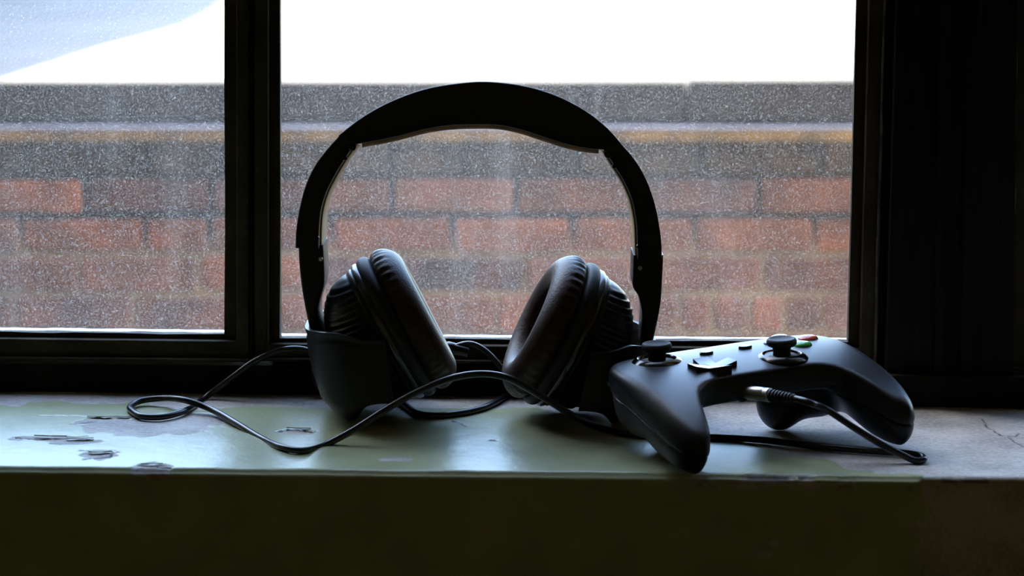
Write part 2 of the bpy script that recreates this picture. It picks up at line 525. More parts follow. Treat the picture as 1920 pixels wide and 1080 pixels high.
# flaked spots low on the front face beside the edge of the paint
for (px, py, rx, rz) in ((1722, 990, .0022, .004), (1722, 1040, .0018, .006), (1430, 1035, .005, .0025), (1452, 1018, .003, .002)):
    c = at(px, py, 0.0)
    d = 1 - np.sqrt(((X - c.x) / rx) ** 2 + ((S - c.z) / rz) ** 2) + ns(220, 45) * 1.0
    paint = np.minimum(paint, np.clip(0.5 - d * 5, 0, 1))
# hairline cracks
crack = chips_dark * 0.85
def crack_line(pts, wd=0.0006, front=False):
    global crack
    P = [at(a, b, 0.0) if front else on(a, b) for a, b in pts]
    P = [(p.x, p.z if front else p.y) for p in P]
    wob = ns(240, 51) * 0.0022
    for (x0, y0), (x1, y1) in zip(P[:-1], P[1:]):
        L2 = (x1 - x0) ** 2 + (y1 - y0) ** 2
        t = np.clip(((X - x0) * (x1 - x0) + (S - y0) * (y1 - y0)) / L2, 0, 1)
        dd = np.hypot(X - (x0 + t * (x1 - x0)) + wob, (S - (y0 + t * (y1 - y0)) + wob) * 0.6)
        crack = np.maximum(crack, np.clip(1.6 - dd / wd, 0, 1))
crack_line([(1842, 785), (1850, 800), (1880, 818), (1905, 818), (1912, 812)], 0.0004)
crack_line([(1890, 820), (1925, 840)], 0.0004)
crack_line([(75, 780), (130, 781), (200, 783), (255, 782)], 0.0005)
crack_line([(150, 793), (180, 790)], 0.0005)
crack_line([(25, 820), (70, 823), (165, 818)], 0.0006)
crack_line([(150, 846), (215, 846), (205, 856), (158, 862)], 0.0006)
crack_line([(525, 808), (555, 804), (590, 810)], 0.0007)
crack_line([(845, 790), (868, 795), (875, 800)], 0.0006)
crack_line([(260, 872), (290, 868), (318, 876)], 0.0007)
Zd = (paint - 0.5) * 0.0005 + ns(35, 61) * 0.0010 + ns(240, 62, 3) * 0.00025 * (1.3 - paint) - crack * 0.0006
onfront = np.clip(-(Z + RB * 0.5) / (RB * 0.5), 0, 1)
Zn = Z + Zd * (1 - onfront)
Yn = Y - Zd * onfront
# plaster skim stands a little proud of the bare stone on the front
stepf = np.clip(edge / 0.003, 0, 1) * 0.0016
Yn = Yn - stepf * onfront
V = np.stack([X, Yn, Zn], -1).reshape(-1, 3)
ii = np.arange(nX * nP).reshape(nX, nP)
Q = np.stack([ii[:-1, :-1], ii[:-1, 1:], ii[1:, 1:], ii[1:, :-1]], -1).reshape(-1, 4)
me = bpy.data.meshes.new('sill')
me.vertices.add(len(V)); me.vertices.foreach_set('co', V.ravel().astype(np.float32))
me.loops.add(Q.size); me.loops.foreach_set('vertex_index', Q.ravel().astype(np.int32))
me.polygons.add(len(Q)); me.polygons.foreach_set('loop_start', np.arange(0, Q.size, 4, dtype=np.int32))
me.polygons.foreach_set('loop_total', np.full(len(Q), 4, np.int32))
me.update(calc_edges=True)
for nm, arrv in (('paint', paint), ('crack', crack)):
    a = me.attributes.new(nm, 'FLOAT', 'POINT'); a.data.foreach_set('value', arrv.ravel().astype(np.float32))
sill = link('trim_1', me, M['sill'], None, True)
tag(sill, 'worn window sill with peeling pale green paint and bare stone at its right end', kind='structure')

# lifted flakes of paint on the sill
def flake(px, py, lx, ly, lift, rz):
    c = on(px, py)
    n = 7
    V, Fc = [], []
    for layer in (0, 1):
        for i in range(n):
            for j in range(3):
                u, v = i / (n - 1) - 0.5, j / 2 - 0.5
                wv = (0.35 + 0.65 * math.sin(math.pi * (i + 0.6) / (n + 0.2))) * (1 + 0.3 * random.uniform(-1, 1) * (layer == 0))
                if layer == 0:
                    V.append(Vector((u * lx, v * ly * wv, 0.0004 + lift * (0.5 - v) ** 2)))
                else:
                    q = V[i * 3 + j]
                    V.append(q + Vector((0, 0, 0.0003)))
    o = n * 3
    for i in range(n - 1):
        for j in range(2):
            a = i * 3 + j
            Fc.append((a, a + 3, a + 4, a + 1)); Fc.append((o + a, o + a + 1, o + a + 4, o + a + 3))
        Fc.append((i * 3, o + i * 3, o + i * 3 + 3, i * 3 + 3))
        Fc.append((i * 3 + 2, i * 3 + 5, o + i * 3 + 5, o + i * 3 + 2))
    Fc.append((0, 1, o + 1, o)); Fc.append((1, 2, o + 2, o + 1))
    e = (n - 1) * 3
    Fc.append((e, o + e, o + e + 1, e + 1)); Fc.append((e + 1, o + e + 1, o + e + 2, e + 2))
    f = mesh('paint_flake', V, Fc, M['flake'], sill, True, loc=c)
    f.rotation_euler = (0, 0, rz)
M['flake'] = mat('green_paint_flake', (0.33, 0.35, 0.18), 0.4, var=0.15, scale=60)
flake(285, 872, 0.010, 0.0028, 0.00045, 0.1)
flake(308, 880, 0.007, 0.0028, 0.00054, -0.2)
flake(188, 850, 0.011, 0.0035, 0.00063, 0.15)
flake(95, 820, 0.016, 0.0028, 0.00054, -0.05)
flake(205, 783, 0.022, 0.0035, 0.00045, 0.03)
flake(150, 824, 0.013, 0.0028, 0.00040, 0.1)
flake(560, 805, 0.012, 0.0021, 0.00045, -0.05)

# ------------------------------------------------------------------ steel window
YF = 0.166     # front of the casement frames
ZT = -8077     # pixel row used for the head of the window, far above the picture

def bar(name, quad, y0, y1, m, parent, bev=0.0008, rag=0.0, nseg=1):
    """a frame bar: four pixel corners (tl, tr, br, bl) on the plane y0, carried straight back to y1"""
    P = [at(px, py, y0) for px, py in quad]
    bm = bmesh.new()
    f = [bm.verts.new(p) for p in P]
    b = [bm.verts.new((p.x, y1, p.z)) for p in P]
    bm.faces.new(f); bm.faces.new(b[::-1])
    for k in range(4):
        l = (k + 1) % 4
        bm.faces.new((f[l], f[k], b[k], b[l]))
    if rag > 0:
        # uneven with many coats of paint
        long_e = sorted(bm.edges, key=lambda e: -e.calc_length())[:4]
        bmesh.ops.subdivide_edges(bm, edges=long_e, cuts=nseg, use_grid_fill=True)
        for v in bm.verts:
            v.co.x += random.uniform(-rag, rag); v.co.z += random.uniform(-rag, rag)
    else:
        bmesh.ops.bevel(bm, geom=list(bm.edges), offset=bev, segments=2, profile=0.5, affect='EDGES')
    return bm_obj(name, bm, m, parent, smooth=True, auto=50)

def casement(name, quads, flange, pane, putty):
    e = empty(name, at(quads['rail'][0][0], quads['rail'][0][1], YF))
    tag(e, kind='structure')
    made = []
    for nm in ('stile', 'stile_b', 'rail', 'rail_b'):
        made.append(bar(nm.replace('_b', ''), quads[nm], YF, YF + 0.024, M['frame'], e))
    for q in flange:
        made.append(bar('glazing_bead', q, YF + 0.006, YF + 0.012, M['frame'], e, rag=0.0003, nseg=26))
    P = [at(px, py, YF + 0.013) for px, py in pane]
    bm = bmesh.new()
    f = [bm.verts.new(p) for p in P]; b = [bm.verts.new((p.x, p.y + 0.003, p.z)) for p in P]
    bm.faces.new(f); bm.faces.new(b[::-1])
    for k in range(4): bm.faces.new((f[(k + 1) % 4], f[k], b[k], b[(k + 1) % 4]))
    # film of dust sits on one face: the pane is drawn as a single sheet plus rim
    made.append(bm_obj('glass_pane', bm, M['glass'], e))
    # sloping putty fillet outside the foot of the glass
    (xa, ya), (xb_, yb_) = putty
    A, B = at(xa, ya, YF + 0.0165), at(xb_, yb_, YF + 0.0165)
    n = 60
    V, Fc = [], []
    for i in range(n + 1):
        t = i / n
        p = A.lerp(B, t)
        j = random.uniform(-1, 1) * 0.0002
        V += [(p.x, YF + 0.0165, p.z + j), (p.x, YF + 0.0365, p.z - 0.0012 + j), (p.x, YF + 0.0365, p.z - 0.012), (p.x, YF + 0.0165, p.z - 0.012)]
    for i in range(n):
        for k in range(4): Fc.append((i * 4 + k, i * 4 + (k + 1) % 4, i * 4 + 4 + (k + 1) % 4, i * 4 + 4 + k))
    Fc.append((0, 1, 2, 3)); Fc.append((n * 4, n * 4 + 3, n * 4 + 2, n * 4 + 1))
    made.append(mesh('putty_fillet', V, Fc, M['putty'], e))
    for o in made:
        o.matrix_parent_inverse = Matrix.Translation(e.location).inverted()
    return e

casement('window_2', {
    'stile': [(443, ZT), (466, ZT), (466, 676), (443, 676)], 'stile_b': [(-700, ZT), (-650, ZT), (-650, 664), (-700, 664)],
    'rail': [(-690, 628), (445, 640), (445, 677), (-690, 665)], 'rail_b': [(-690, ZT - 160), (466, ZT - 160), (466, ZT), (-690, ZT)]},
    [[(421, ZT), (445, ZT), (445, 642), (421, 642)], [(-660, 615), (421, 627), (421, 645), (-660, 633)]],
    [(-670, ZT - 20), (440, ZT - 20), (440, 640), (-670, 630)], ((-660, 615), (432, 628)))
casement('window_1', {
    'stile': [(477, ZT), (503, ZT), (503, 678), (477, 678)], 'stile_b': [(1837, ZT), (1865, ZT), (1640, 690), (1612, 690)],
    'rail': [(500, 645), (1618, 655), (1618, 690), (500, 678)], 'rail_b': [(477, ZT - 160), (1865, ZT - 160), (1865, ZT), (477, ZT)]},
    [[(500, ZT), (527, ZT), (525, 650), (500, 650)], [(520, 633), (1610, 641), (1610, 660), (520, 650)], [(1815, ZT), (1843, ZT), (1618, 655), (1590, 655)]],
    [(505, ZT - 20), (1843, ZT - 20), (1620, 652), (505, 642)], ((510, 634), (1612, 643)))
casement('window_3', {
    'stile': [(2010, ZT), (2062, ZT), (1942, 695), (1897, 695)], 'stile_b': [(3400, ZT), (3440, ZT), (3180, 705), (3140, 705)],
    'rail': [(1940, 655), (3150, 668), (3150, 706), (1940, 694)], 'rail_b': [(2010, ZT - 160), (3440, ZT - 160), (3440, ZT), (2010, ZT)]},
    [[(2058, ZT), (2085, ZT), (1965, 660), (1940, 660)], [(1942, 643), (3150, 655), (3150, 672), (1942, 660)]],
    [(2070, ZT - 20), (3420, ZT - 20), (3160, 664), (1950, 652)], ((1945, 644), (3150, 657)))
# fixed outer frame, mullion and jamb
tr = tag(empty('trim_2', at(600, 745, 0.163)), kind='structure')
fr_parts = [
    bar('mullion', [(462, ZT), (482, ZT), (482, 690), (462, 690)], YF + 0.009, YF + 0.028, M['frame'], tr),
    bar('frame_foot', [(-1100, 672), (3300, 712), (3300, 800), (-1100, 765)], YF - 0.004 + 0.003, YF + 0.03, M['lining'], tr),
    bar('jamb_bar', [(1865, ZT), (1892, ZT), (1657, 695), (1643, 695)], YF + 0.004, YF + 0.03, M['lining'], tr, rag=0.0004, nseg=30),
    bar('head', [(-1100, ZT - 320), (3600, ZT - 320), (3600, ZT - 150), (-1100, ZT - 150)], YF, YF + 0.03, M['frame'], tr),
]
# ridge of old paint along the foot of the casements
def ridge(name, a, b, y0, y1, hgt, seed, m, drip=0.5):
    A, B = at(*a, y0), at(*b, y0)
    n = 160
    t = np.linspace(0, 1, n + 1)
    nz = fbm(t * 40, t * 0 + 3, seed, 4) - 0.5
    V, Fc = [], []
    for i in range(n + 1):
        p = A.lerp(B, t[i])
        lo = p.z - hgt * (0.6 + drip * 1.6 * nz[i])
        yo = y0 + 0.0010 * nz[i]
        V += [(p.x, y1, p.z), (p.x, yo + 0.0006, p.z), (p.x, yo, (p.z + lo) / 2), (p.x, yo + 0.0008, lo), (p.x, y1, lo)]
    for i in range(n):
        for k in range(5): Fc.append((i * 5 + k, i * 5 + (k + 1) % 5, i * 5 + 5 + (k + 1) % 5, i * 5 + 5 + k))
    Fc.append((0, 1, 2, 3, 4)); Fc.append(tuple(n * 5 + k for k in (4, 3, 2, 1, 0)))
    return mesh(name, V, Fc, m, tr)
fr_parts.append(ridge('paint_ridge', (-600, 665), (470, 674), YF - 0.0045, YF + 0.004, 0.0030, 71, M['frame']))
fr_parts.append(ridge('paint_ridge', (474, 672), (1640, 684), YF - 0.004, YF + 0.004, 0.0022, 72, M['frame']))
def vridge(name, a, b, y0, y1, wd, seed, m, amp=1.0):
    A, B = at(*a, y0), at(*b, y0)
    n = 140
    t = np.linspace(0, 1, n + 1)
    nz = (fbm(t * 60, t * 0 + 3, seed, 4) - 0.5) * amp
    V, Fc = [], []
    for i in range(n + 1):
        p = A.lerp(B, t[i])
        x = p.x + wd * nz[i] * 0.8
        ww_ = wd * (0.8 + nz[i])
        V += [(x, y1, p.z), (x, y0 + 0.001, p.z), (x + ww_ / 2, y0, p.z), (x + ww_, y0 + 0.001, p.z), (x + ww_, y1, p.z)]
    for i in range(n):
        for k in range(5): Fc.append((i * 5 + k, i * 5 + (k + 1) % 5, i * 5 + 5 + (k + 1) % 5, i * 5 + 5 + k))
    Fc.append((0, 1, 2, 3, 4)); Fc.append(tuple(n * 5 + k for k in (4, 3, 2, 1, 0)))
    return mesh(name, V, Fc, m, tr)
fr_parts.append(vridge('worn_bead', (1893, ZT), (1638, 695), YF - 0.003, YF + 0.01, 0.0016, 73, M['frame_worn']))
fr_parts.append(vridge('paint_ridge', (472, ZT), (470, 676), YF + 0.001, YF + 0.012, 0.0010, 74, M['frame']))
for o in fr_parts: o.matrix_parent_inverse = Matrix.Translation(tr.location).inverted()

# timber lining to the right of the window
ln = tag(empty('trim_3', at(1780, 750, 0.15)), kind='structure')
lp = [
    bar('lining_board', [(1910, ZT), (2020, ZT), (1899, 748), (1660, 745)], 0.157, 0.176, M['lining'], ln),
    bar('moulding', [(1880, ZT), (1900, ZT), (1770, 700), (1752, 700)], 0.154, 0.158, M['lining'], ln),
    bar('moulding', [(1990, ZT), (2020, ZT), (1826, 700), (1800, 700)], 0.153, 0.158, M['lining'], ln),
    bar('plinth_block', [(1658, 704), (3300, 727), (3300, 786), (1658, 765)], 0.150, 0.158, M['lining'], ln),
]
tr_keep, tr = tr, ln
lp.append(vridge('worn_edge', (2009, ZT), (1896, 692), YF - 0.003, YF + 0.004, 0.0011, 75, M['frame_worn'], 1.6))
lp.append(ridge('worn_edge', (1896, 690), (2100, 697), YF - 0.003, YF + 0.004, 0.0011, 76, M['frame_worn'], 0.8))
for o in lp: o.matrix_parent_inverse = Matrix.Translation(ln.location).inverted()
tr = tr_keep

# ------------------------------------------------------------------ outside: light well, brick wall, pavement
YW = 3.22
o0 = at(800, 150, YW)
gz = o0.z
G = lambda px, py: at(px, py, YW)
wall = tag(empty('wall_outside', (o0.x, YW, gz)), 'old brick retaining wall under a stone coping outside the window', kind='structure')
wl = []
def wbox(name, x0, x1, y0, y1, pz0, pz1, m, bev=0.004, jit=0.0):
    """course piece between pixel rows pz0 (top) and pz1 (bottom); the wall runs slightly off level"""
    a, b = at((x0 + x1) / 2, pz0, YW), at((x0 + x1) / 2, pz1, YW)
    xa, xb_ = at(x0, (pz0 + pz1) / 2, YW).x, at(x1, (pz0 + pz1) / 2, YW).x
    bm = bmesh.new()
    L, H, D = (xb_ - xa), (a.z - b.z), (y1 - y0)
    bx(bm, -L / 2, L / 2, 0, D, -H / 2, H / 2)
    bmesh.ops.bevel(bm, geom=list(bm.edges), offset=min(bev, H * 0.3), segments=1, affect='EDGES')
    for v in bm.verts:
        v.co += Vector([random.uniform(-jit, jit) for _ in range(3)])
    o = bm_obj(name, bm, m, wall, smooth=False)
    o.matrix_parent_inverse = Matrix.Translation(wall.location).inverted()
    o.location = ((xa + xb_) / 2, YW + y0, (a.z + b.z) / 2)
    o.rotation_euler = (0, -ROLL, 0)
    return o
def mortar_mat():
    m, t, N, L, p = new_mat('lime_mortar')
    tc = N.new('ShaderNodeTexCoord')
    n = N.new('ShaderNodeTexNoise'); n.inputs['Scale'].default_value = 9; n.inputs['Detail'].default_value = 6
    L.new(tc.outputs['Object'], n.inputs['Vector'])
    sp = N.new('ShaderNodeSeparateXYZ'); L.new(tc.outputs['Object'], sp.inputs[0])
    # soot and recess shade, both painted into the joints of the upper courses
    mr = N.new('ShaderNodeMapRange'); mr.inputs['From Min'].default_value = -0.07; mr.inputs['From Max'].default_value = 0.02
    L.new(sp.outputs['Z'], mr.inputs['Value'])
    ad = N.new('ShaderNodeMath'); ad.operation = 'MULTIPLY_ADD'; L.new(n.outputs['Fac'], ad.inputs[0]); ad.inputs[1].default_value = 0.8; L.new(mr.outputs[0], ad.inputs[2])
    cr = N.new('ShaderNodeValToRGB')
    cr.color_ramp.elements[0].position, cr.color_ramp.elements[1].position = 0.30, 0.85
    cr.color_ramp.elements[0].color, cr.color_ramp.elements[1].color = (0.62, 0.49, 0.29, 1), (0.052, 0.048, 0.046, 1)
    L.new(ad.outputs[0], cr.inputs['Fac']); L.new(cr.outputs[0], p.inputs['Base Color'])
    p.inputs['Roughness'].default_value = 0.95
    return m
M['mortar'] = mortar_mat()
rows = [  # top px, bottom px, joints
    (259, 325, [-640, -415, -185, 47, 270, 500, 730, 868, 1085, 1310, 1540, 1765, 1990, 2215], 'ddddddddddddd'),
    (338, 398, [-520, -290, -62, 156, 395, 595, 733, 966, 1195, 1423, 1650, 1877, 2104], 'rpopprrrprrp'),
    (412, 471, [-650, -420, -192, 38, 271, 392, 620, 848, 1072, 1302, 1527, 1755, 1980, 2205], 'rprooroooooprr'),
    (484, 546, [-535, -307, -80, 147, 373, 600, 757, 984, 1207, 1431, 1658, 1885, 2110], 'rprrorprrrro'),
    (558, 620, [-660, -432, -204, 23, 252, 480, 705, 932, 1160, 1273, 1335, 1406, 1472, 1540, 1660, 1890, 2115], 'prrrrrrorrrorrrrr'),
    (631, 693, [-535, -307, -80, 147, 373, 600, 757, 984, 1207, 1431, 1658, 1885, 2110], 'rprppoprpror'),
    (704, 766, [-650, -420, -192, 38, 271, 392, 620, 848, 1072, 1302, 1527, 1755, 1980, 2205], 'rprooroorooprr'),
    (777, 839, [-535, -307, -80, 147, 373, 600, 757, 984, 1207, 1431, 1658, 1885, 2110], 'rprppoprpror'),
]
for (t, b, js, cs) in rows:
    while js[-1] < 3300: js.append(js[-1] + 227)
    while js[0] > -1350: js.insert(0, js[0] - 227); cs = 'prrpr'[len(js) % 5] + cs
    for k in range(len(js) - 1):
        g = 5.5
        wbox('brick', js[k] + g, js[k + 1] - g, random.uniform(-0.003, 0.003), 0.10, t + random.uniform(-1.5, 1.5), b + random.uniform(-1.5, 1.5), BR[cs[k] if k < len(cs) else ('d' if t < 300 else 'rprropr'[k % 7])], 0.005, 0.0018)
# mortar behind the joints and the solid of the wall
mb = box('mortar', M['mortar'], -2.6, 2.6, 0.009, 0.35, -1.05, 0.17, 0, wall)
mb.location = (G(800, 400) - wall.location); mb.location.y = 0
mb.rotation_euler = (0, -ROLL, 0)
wbox('mortar_bed', -1400, 3400, -0.016, 0.30, 240, 264, M['ochre'], 0.004)
bm = bmesh.new()
# flashing ledge whose sloping top catches the sky
def slab(name, x0, x1, top, bot, y0, y1, m, slope=0.0, bev=0.004):
    o = wbox(name, x0, x1, y0, y1, top, bot, m, bev)
    if slope:
        ymin = min(v.co.y for v in o.data.vertices)
        for v in o.data.vertices:
            if v.co.z > 0 and v.co.y < ymin + 0.02: v.co.z -= slope
    return o
bm.free()
slab('flashing_ledge', -1400, 3400, 221, 241, -0.022, 0.25, M['ledge'], 0.014, 0.002)
slab('coping_stone', -1400, -743, 151, 223, -0.012, 0.06, M['coping'])
slab('coping_stone', 2423, 3400, 148, 223, -0.011, 0.06, M['coping'])
slab('coping_stone', -740, 1282, 150, 223, -0.010, 0.06, M['coping'])
slab('coping_stone', 1285, 2420, 147, 223, -0.014, 0.06, M['coping'])
# light well floor and pavement
tag(box('ground_1', M['well'], -6, 6, 0.40, YW + 0.1, -1.7, -1.6), kind='structure')
GA = math.tan(ROLL)
bm = bmesh.new()
gzb = at(960, 149, YW).z - 0.004
vsq = [bm.verts.new((x, y, gzb + GA * x + z)) for (x, y, z) in ((-14, YW + 0.055, 0), (14, YW + 0.055, 0), (14, 60, 0), (-14, 60, 0), (-14, YW + 0.055, -0.06), (14, YW + 0.055, -0.06), (14, 60, -0.2), (-14, 60, -0.2))]
for f in ((0, 1, 2, 3), (7, 6, 5, 4), (0, 4, 5, 1), (1, 5, 6, 2), (2, 6, 7, 3), (3, 7, 4, 0)): bm.faces.new([vsq[k] for k in f])
pv = tag(bm_obj('ground_2', bm, M['pave']), kind='structure')
M['joint'] = mat('dark_paving_joint', (0.012, 0.010, 0.007), 0.95, var=0.2, scale=20)
def paving_joint(a, b, wd):
    A, B = on(*a, gzb), on(*b, gzb)
    n = (B - A).normalized().cross(Vector((0, 0, 1))) * wd / 2
    V = []
    for q in (A + n, B + n, B - n, A - n): V.append(Vector((q.x, q.y, gzb + GA * q.x + 0.0006)))
    V += [q - Vector((0, 0, 0.006)) for q in V]
    mesh('paving_joint', V, [(0, 1, 2, 3), (7, 6, 5, 4), (0, 4, 5, 1), (1, 5, 6, 2), (2, 6, 7, 3), (3, 7, 4, 0)], M['joint'], pv, False)
paving_joint((1401, 76), (1399, -60), 0.030)
paving_joint((1476, 76), (1530, 91), 0.045)
paving_joint((1546, 130), (1556, 129), 0.04)
# unseen neighbouring building, its eaves shaped to throw the shadow on the pavement
hx = -2.35
ys = np.linspace(0.41, 14, 60)
t_el = math.tan(SUN_EL)
V, Fc = [], []
for i, yy in enumerate(ys):
    xe = np.interp(yy - 0.36, [0, 3.35, 3.85, 4.32, 4.7, 5.14, 5.72, 6.74, 7.94, 14], [-0.96, -0.961, -0.950, -0.942, -0.910, -0.888, -0.908, -0.973, -1.072, -1.2])
    h = gzb + (xe - hx) * t_el / 0.968
    if yy < 1.25: h = 5.5         # taller end added to block the sun from the window
    V += [(hx, yy, -1.6), (hx, yy, h), (hx - 2.5, yy, h + 0.02), (hx - 2.5, yy, -1.6)]
for i in range(len(ys) - 1):
    for k in range(4): Fc.append((i * 4 + k, i * 4 + (k + 1) % 4, i * 4 + 4 + (k + 1) % 4, i * 4 + 4 + k))
Fc.append((0, 1, 2, 3)); n4 = (len(ys) - 1) * 4; Fc.append((n4 + 3, n4 + 2, n4 + 1, n4))
tag(mesh('wall_neighbour_caster', V, Fc, M['facade'], smooth=False), kind='structure')

# ================================================================== headphones
HY = 0.120
hroot = Vector((on(900, 770).x, HY, 0.0))
head = tag(empty('headphones', hroot), 'black over-ear headphones with brown leather pads standing on the green sill', 'headphones')
def HP(px, py, y=HY - 0.018): return at(px, py, y) - hroot
def HL(pts, n=8, y=HY - 0.018): return catmull([HP(a, b, y) for a, b in pts], n)
def dn(P, dz): return [p + Vector((0, 0, dz)) for p in P]

cov_o = HL([(634, 254), (680, 219), (735, 189), (800, 166), (870, 155), (905, 153), (950, 156), (1000, 165), (1050, 182), (1100, 209), (1140, 241), (1166, 270)])
cov_i = HL([(665, 271), (700, 265), (745, 256), (795, 243), (840, 236), (885, 234), (935, 235), (975, 243), (1030, 261), (1075, 274), (1105, 279), (1134, 281)])
V, Fc = strip(cov_o, cov_i, -0.018, 0.018, 0.0009, 70, 0.085)
mesh('headband_cover', V, Fc, M['black'], head, auto=50)
V, Fc = strip(dn(cov_i[3:-3], 0.004), dn(cov_i[3:-3], -0.0022), -0.0155, 0.0165, 0.003, 60, 0.075)
tag(mesh('headband_pad', V, Fc, M['tan'], head), 'tan leather pad under the headband')

def housing(outer, inner, hinge, holes, slider_o, slider_i, hole2):
    O, I = HL(outer), HL(inner)
    V, Fc = strip(O, I, -0.0175, 0.0175, 0.0011, 50, 0.085)
    hs = mesh('headband_arm', V, Fc, M['black'], head, auto=50)
    off = []
    Ir = resample(I, 40)
    Or = resample(O, 40)
    for a, b in zip(Or, Ir):
        off.append(b + (b - a).normalized() * 0.0010)
    V, Fc = strip([b - (b - a).normalized() * 0.001 for a, b in zip(Or, Ir)], off, -0.0120, 0.0172, 0.0005, 40, 0.085)
    tag(mesh('arm_liner', V, Fc, M['liner'], head, auto=50), 'beige inner face of the headband arm')
    # hinge pin and lug
    c = HP(*hinge)
    V, Fc = lathe([(0.0002, -0.0175), (0.0016, -0.0175), (0.0019, -0.016), (0.0019, 0.016), (0.0016, 0.0175), (0.0002, 0.0175)], c + Vector((0, 0.018, 0)), Vector((0, 1, 0)), Vector((1, 0, 0)), seg=20)
    mesh('hinge_pin', V, Fc, M['gloss'], hs)
    for h in holes:
        c = HP(*h)
        V, Fc = lathe([(0.0001, -0.0009), (0.0008, -0.0009), (0.0010, -0.0006), (0.0010, 0.001), (0.0001, 0.001)], c, Vector((0, 1, 0)), Vector((1, 0, 0)), seg=16)
        mesh('rivet', V, Fc, M['gloss'], hs)
    SO, SI = HL(slider_o), HL(slider_i)
    V, Fc = strip(SO, SI, -0.0140, 0.0140, 0.0016, 40)
    sl = mesh('slider_arm', V, Fc, M['black'], head, auto=50)
    c = HP(*hole2)
    V, Fc = lathe([(0.0001, -0.0009), (0.0009, -0.0009), (0.0011, -0.0006), (0.0011, 0.001), (0.0001, 0.001)], c + Vector((0, 0.0043, 0)), Vector((0, 1, 0)), Vector((1, 0, 0)), seg=16)
    mesh('rivet', V, Fc, M['alloy'], sl)

housing([(635.5, 254.5), (612, 281), (590, 311), (572, 350), (560, 398), (554.5, 435), (553.5, 465)],
        [(664, 272), (643, 303), (627, 330), (611, 362), (601, 398), (598, 435), (597.5, 466)],
        (660, 277), [(648, 297), (595, 446)],
        [(557.5, 462), (560, 505), (566, 555), (576, 606), (583, 640)], [(604.5, 462), (606.5, 500), (606, 535), (596, 572), (594, 590), (601, 622), (606, 640)], (600, 488))
housing([(1166, 270.5), (1188, 296), (1210, 332), (1227, 378), (1236, 420), (1240.5, 455), (1241.5, 484)],
        [(1135, 283), (1152, 312), (1168, 337), (1184, 372), (1193, 415), (1195, 450), (1195.5, 485)],
        (1140, 290), [(1151, 312), (1197, 462)],
        [(1245, 481), (1243, 525), (1240, 570), (1234, 605), (1224, 650)], [(1188.5, 481), (1187.5, 515), (1188, 542), (1198, 558), (1205, 590), (1204, 620), (1202, 650)], (1201, 505))

def ear_cup(cpx, cpy, y, tau, beta, side):
    """one ear cup: cpx,cpy is the middle of its pad; side -1 left, +1 right"""
    c0 = at(cpx, cpy, y) - hroot
    a = Vector((-side * math.cos(tau) * math.cos(beta), math.cos(tau) * math.sin(beta), math.sin(tau)))
    v = Vector((0, 0, 1)); v = (v - a * v.dot(a)).normalized()
    wv = a.cross(v)
    c = c0 + a * 0.007
    SW = 0.95
    nz = np.random.default_rng(5 + side).random(400)
    def crease(r, h, th):
        if r > 0.0355 and h < -0.003:
            k = th / (2 * math.pi) * 46
            kk = int(k) % 46
            amp = 0.25 + 0.75 * nz[kk]
            band = math.exp(-((h + 0.0095) / 0.0035) ** 2)
            return -0.0010 * amp * band * (0.5 - 0.5 * math.cos(2 * math.pi * (k % 1)))
        return 0.0
    pp = []
    pts = [(0.0225, -0.0140), (0.0195, -0.0105), (0.0195, -0.0060), (0.0215, -0.0020), (0.0255, 0.0005), (0.0300, 0.0008), (0.0345, -0.0012), (0.0380, -0.0050), (0.0393, -0.0090), (0.0385, -0.0122), (0.0362, -0.0142)]
    for q in catmull([Vector((r, h, 0)) for r, h in pts], 4): pp.append((q.x, q.y))
    V, Fc = lathe(pp + [(0.030, -0.0150)], c, a, v, 1.0, SW, 230, True, crease)
    pad = tag(mesh('ear_pad', V, Fc, M['leather'], head), 'brown leather ear pad')
    V, Fc = lathe([(0.0002, -0.0115), (0.022, -0.0115), (0.023, -0.0135), (0.0002, -0.0135)], c, a, v, 1.0, SW, 64)
    mesh('driver_cover', V, Fc, M['cloth'], pad)
    # pad flange
    fl = [(0.0330, -0.0140), (0.0372, -0.0142), (0.0390, -0.0158), (0.0394, -0.0180), (0.0388, -0.0200), (0.0372, -0.0212), (0.0330, -0.0215)]
    V, Fc = lathe([(q.x, q.y) for q in catmull([Vector((r, h, 0)) for r, h in fl], 3)], c, a, v, 1.0, SW, 120, True)
    mesh('pad_flange', V, Fc, M['rubber'], head)
    # bright ring
    rg = [(0.0330, -0.0205), (0.0374, -0.0208), (0.0380, -0.0216), (0.0380, -0.0236), (0.0374, -0.0244), (0.0330, -0.0244)]
    V, Fc = lathe(rg, c, a, v, 1.0, SW, 120, True)
    tag(mesh('trim_ring', V, Fc, M['steel'], head, auto=40), 'bright metal trim ring')
    # ribbed back shell
    dp = [(0.0360, -0.0238), (0.0366, -0.0245), (0.0366, -0.0262), (0.0360, -0.0270)]
    Rd, h0, h1 = 0.0356, -0.0272, -0.0520
    for k in range(0, 40):
        t = (k / 39) * math.pi / 2 * 0.985
        dp.append((Rd * math.cos(t) ** 0.85, h0 + (h1 - h0) * math.sin(t)))
    def ribs(r, h, th):
        if h > -0.0276: return 0.0
        vv = r * math.cos(th)
        f = min(1.0, (-0.0276 - h) / 0.002) * min(1.0, r / 0.008) * min(1.0, max(0.0, (0.0345 - abs(vv)) / 0.004))
        return 0.00052 * f * math.sin(2 * math.pi * vv / 0.0029)
    V, Fc = lathe(dp, c, a, v, 1.0, SW, 420, False, ribs)
    mesh('cup_shell', V, Fc, M['shell'], head)
    return c, a

ear_cup(778, 594, HY, R(27.5), R(6), -1)
ear_cup(1017, 609, HY, R(25.5), R(-4.5), 1)

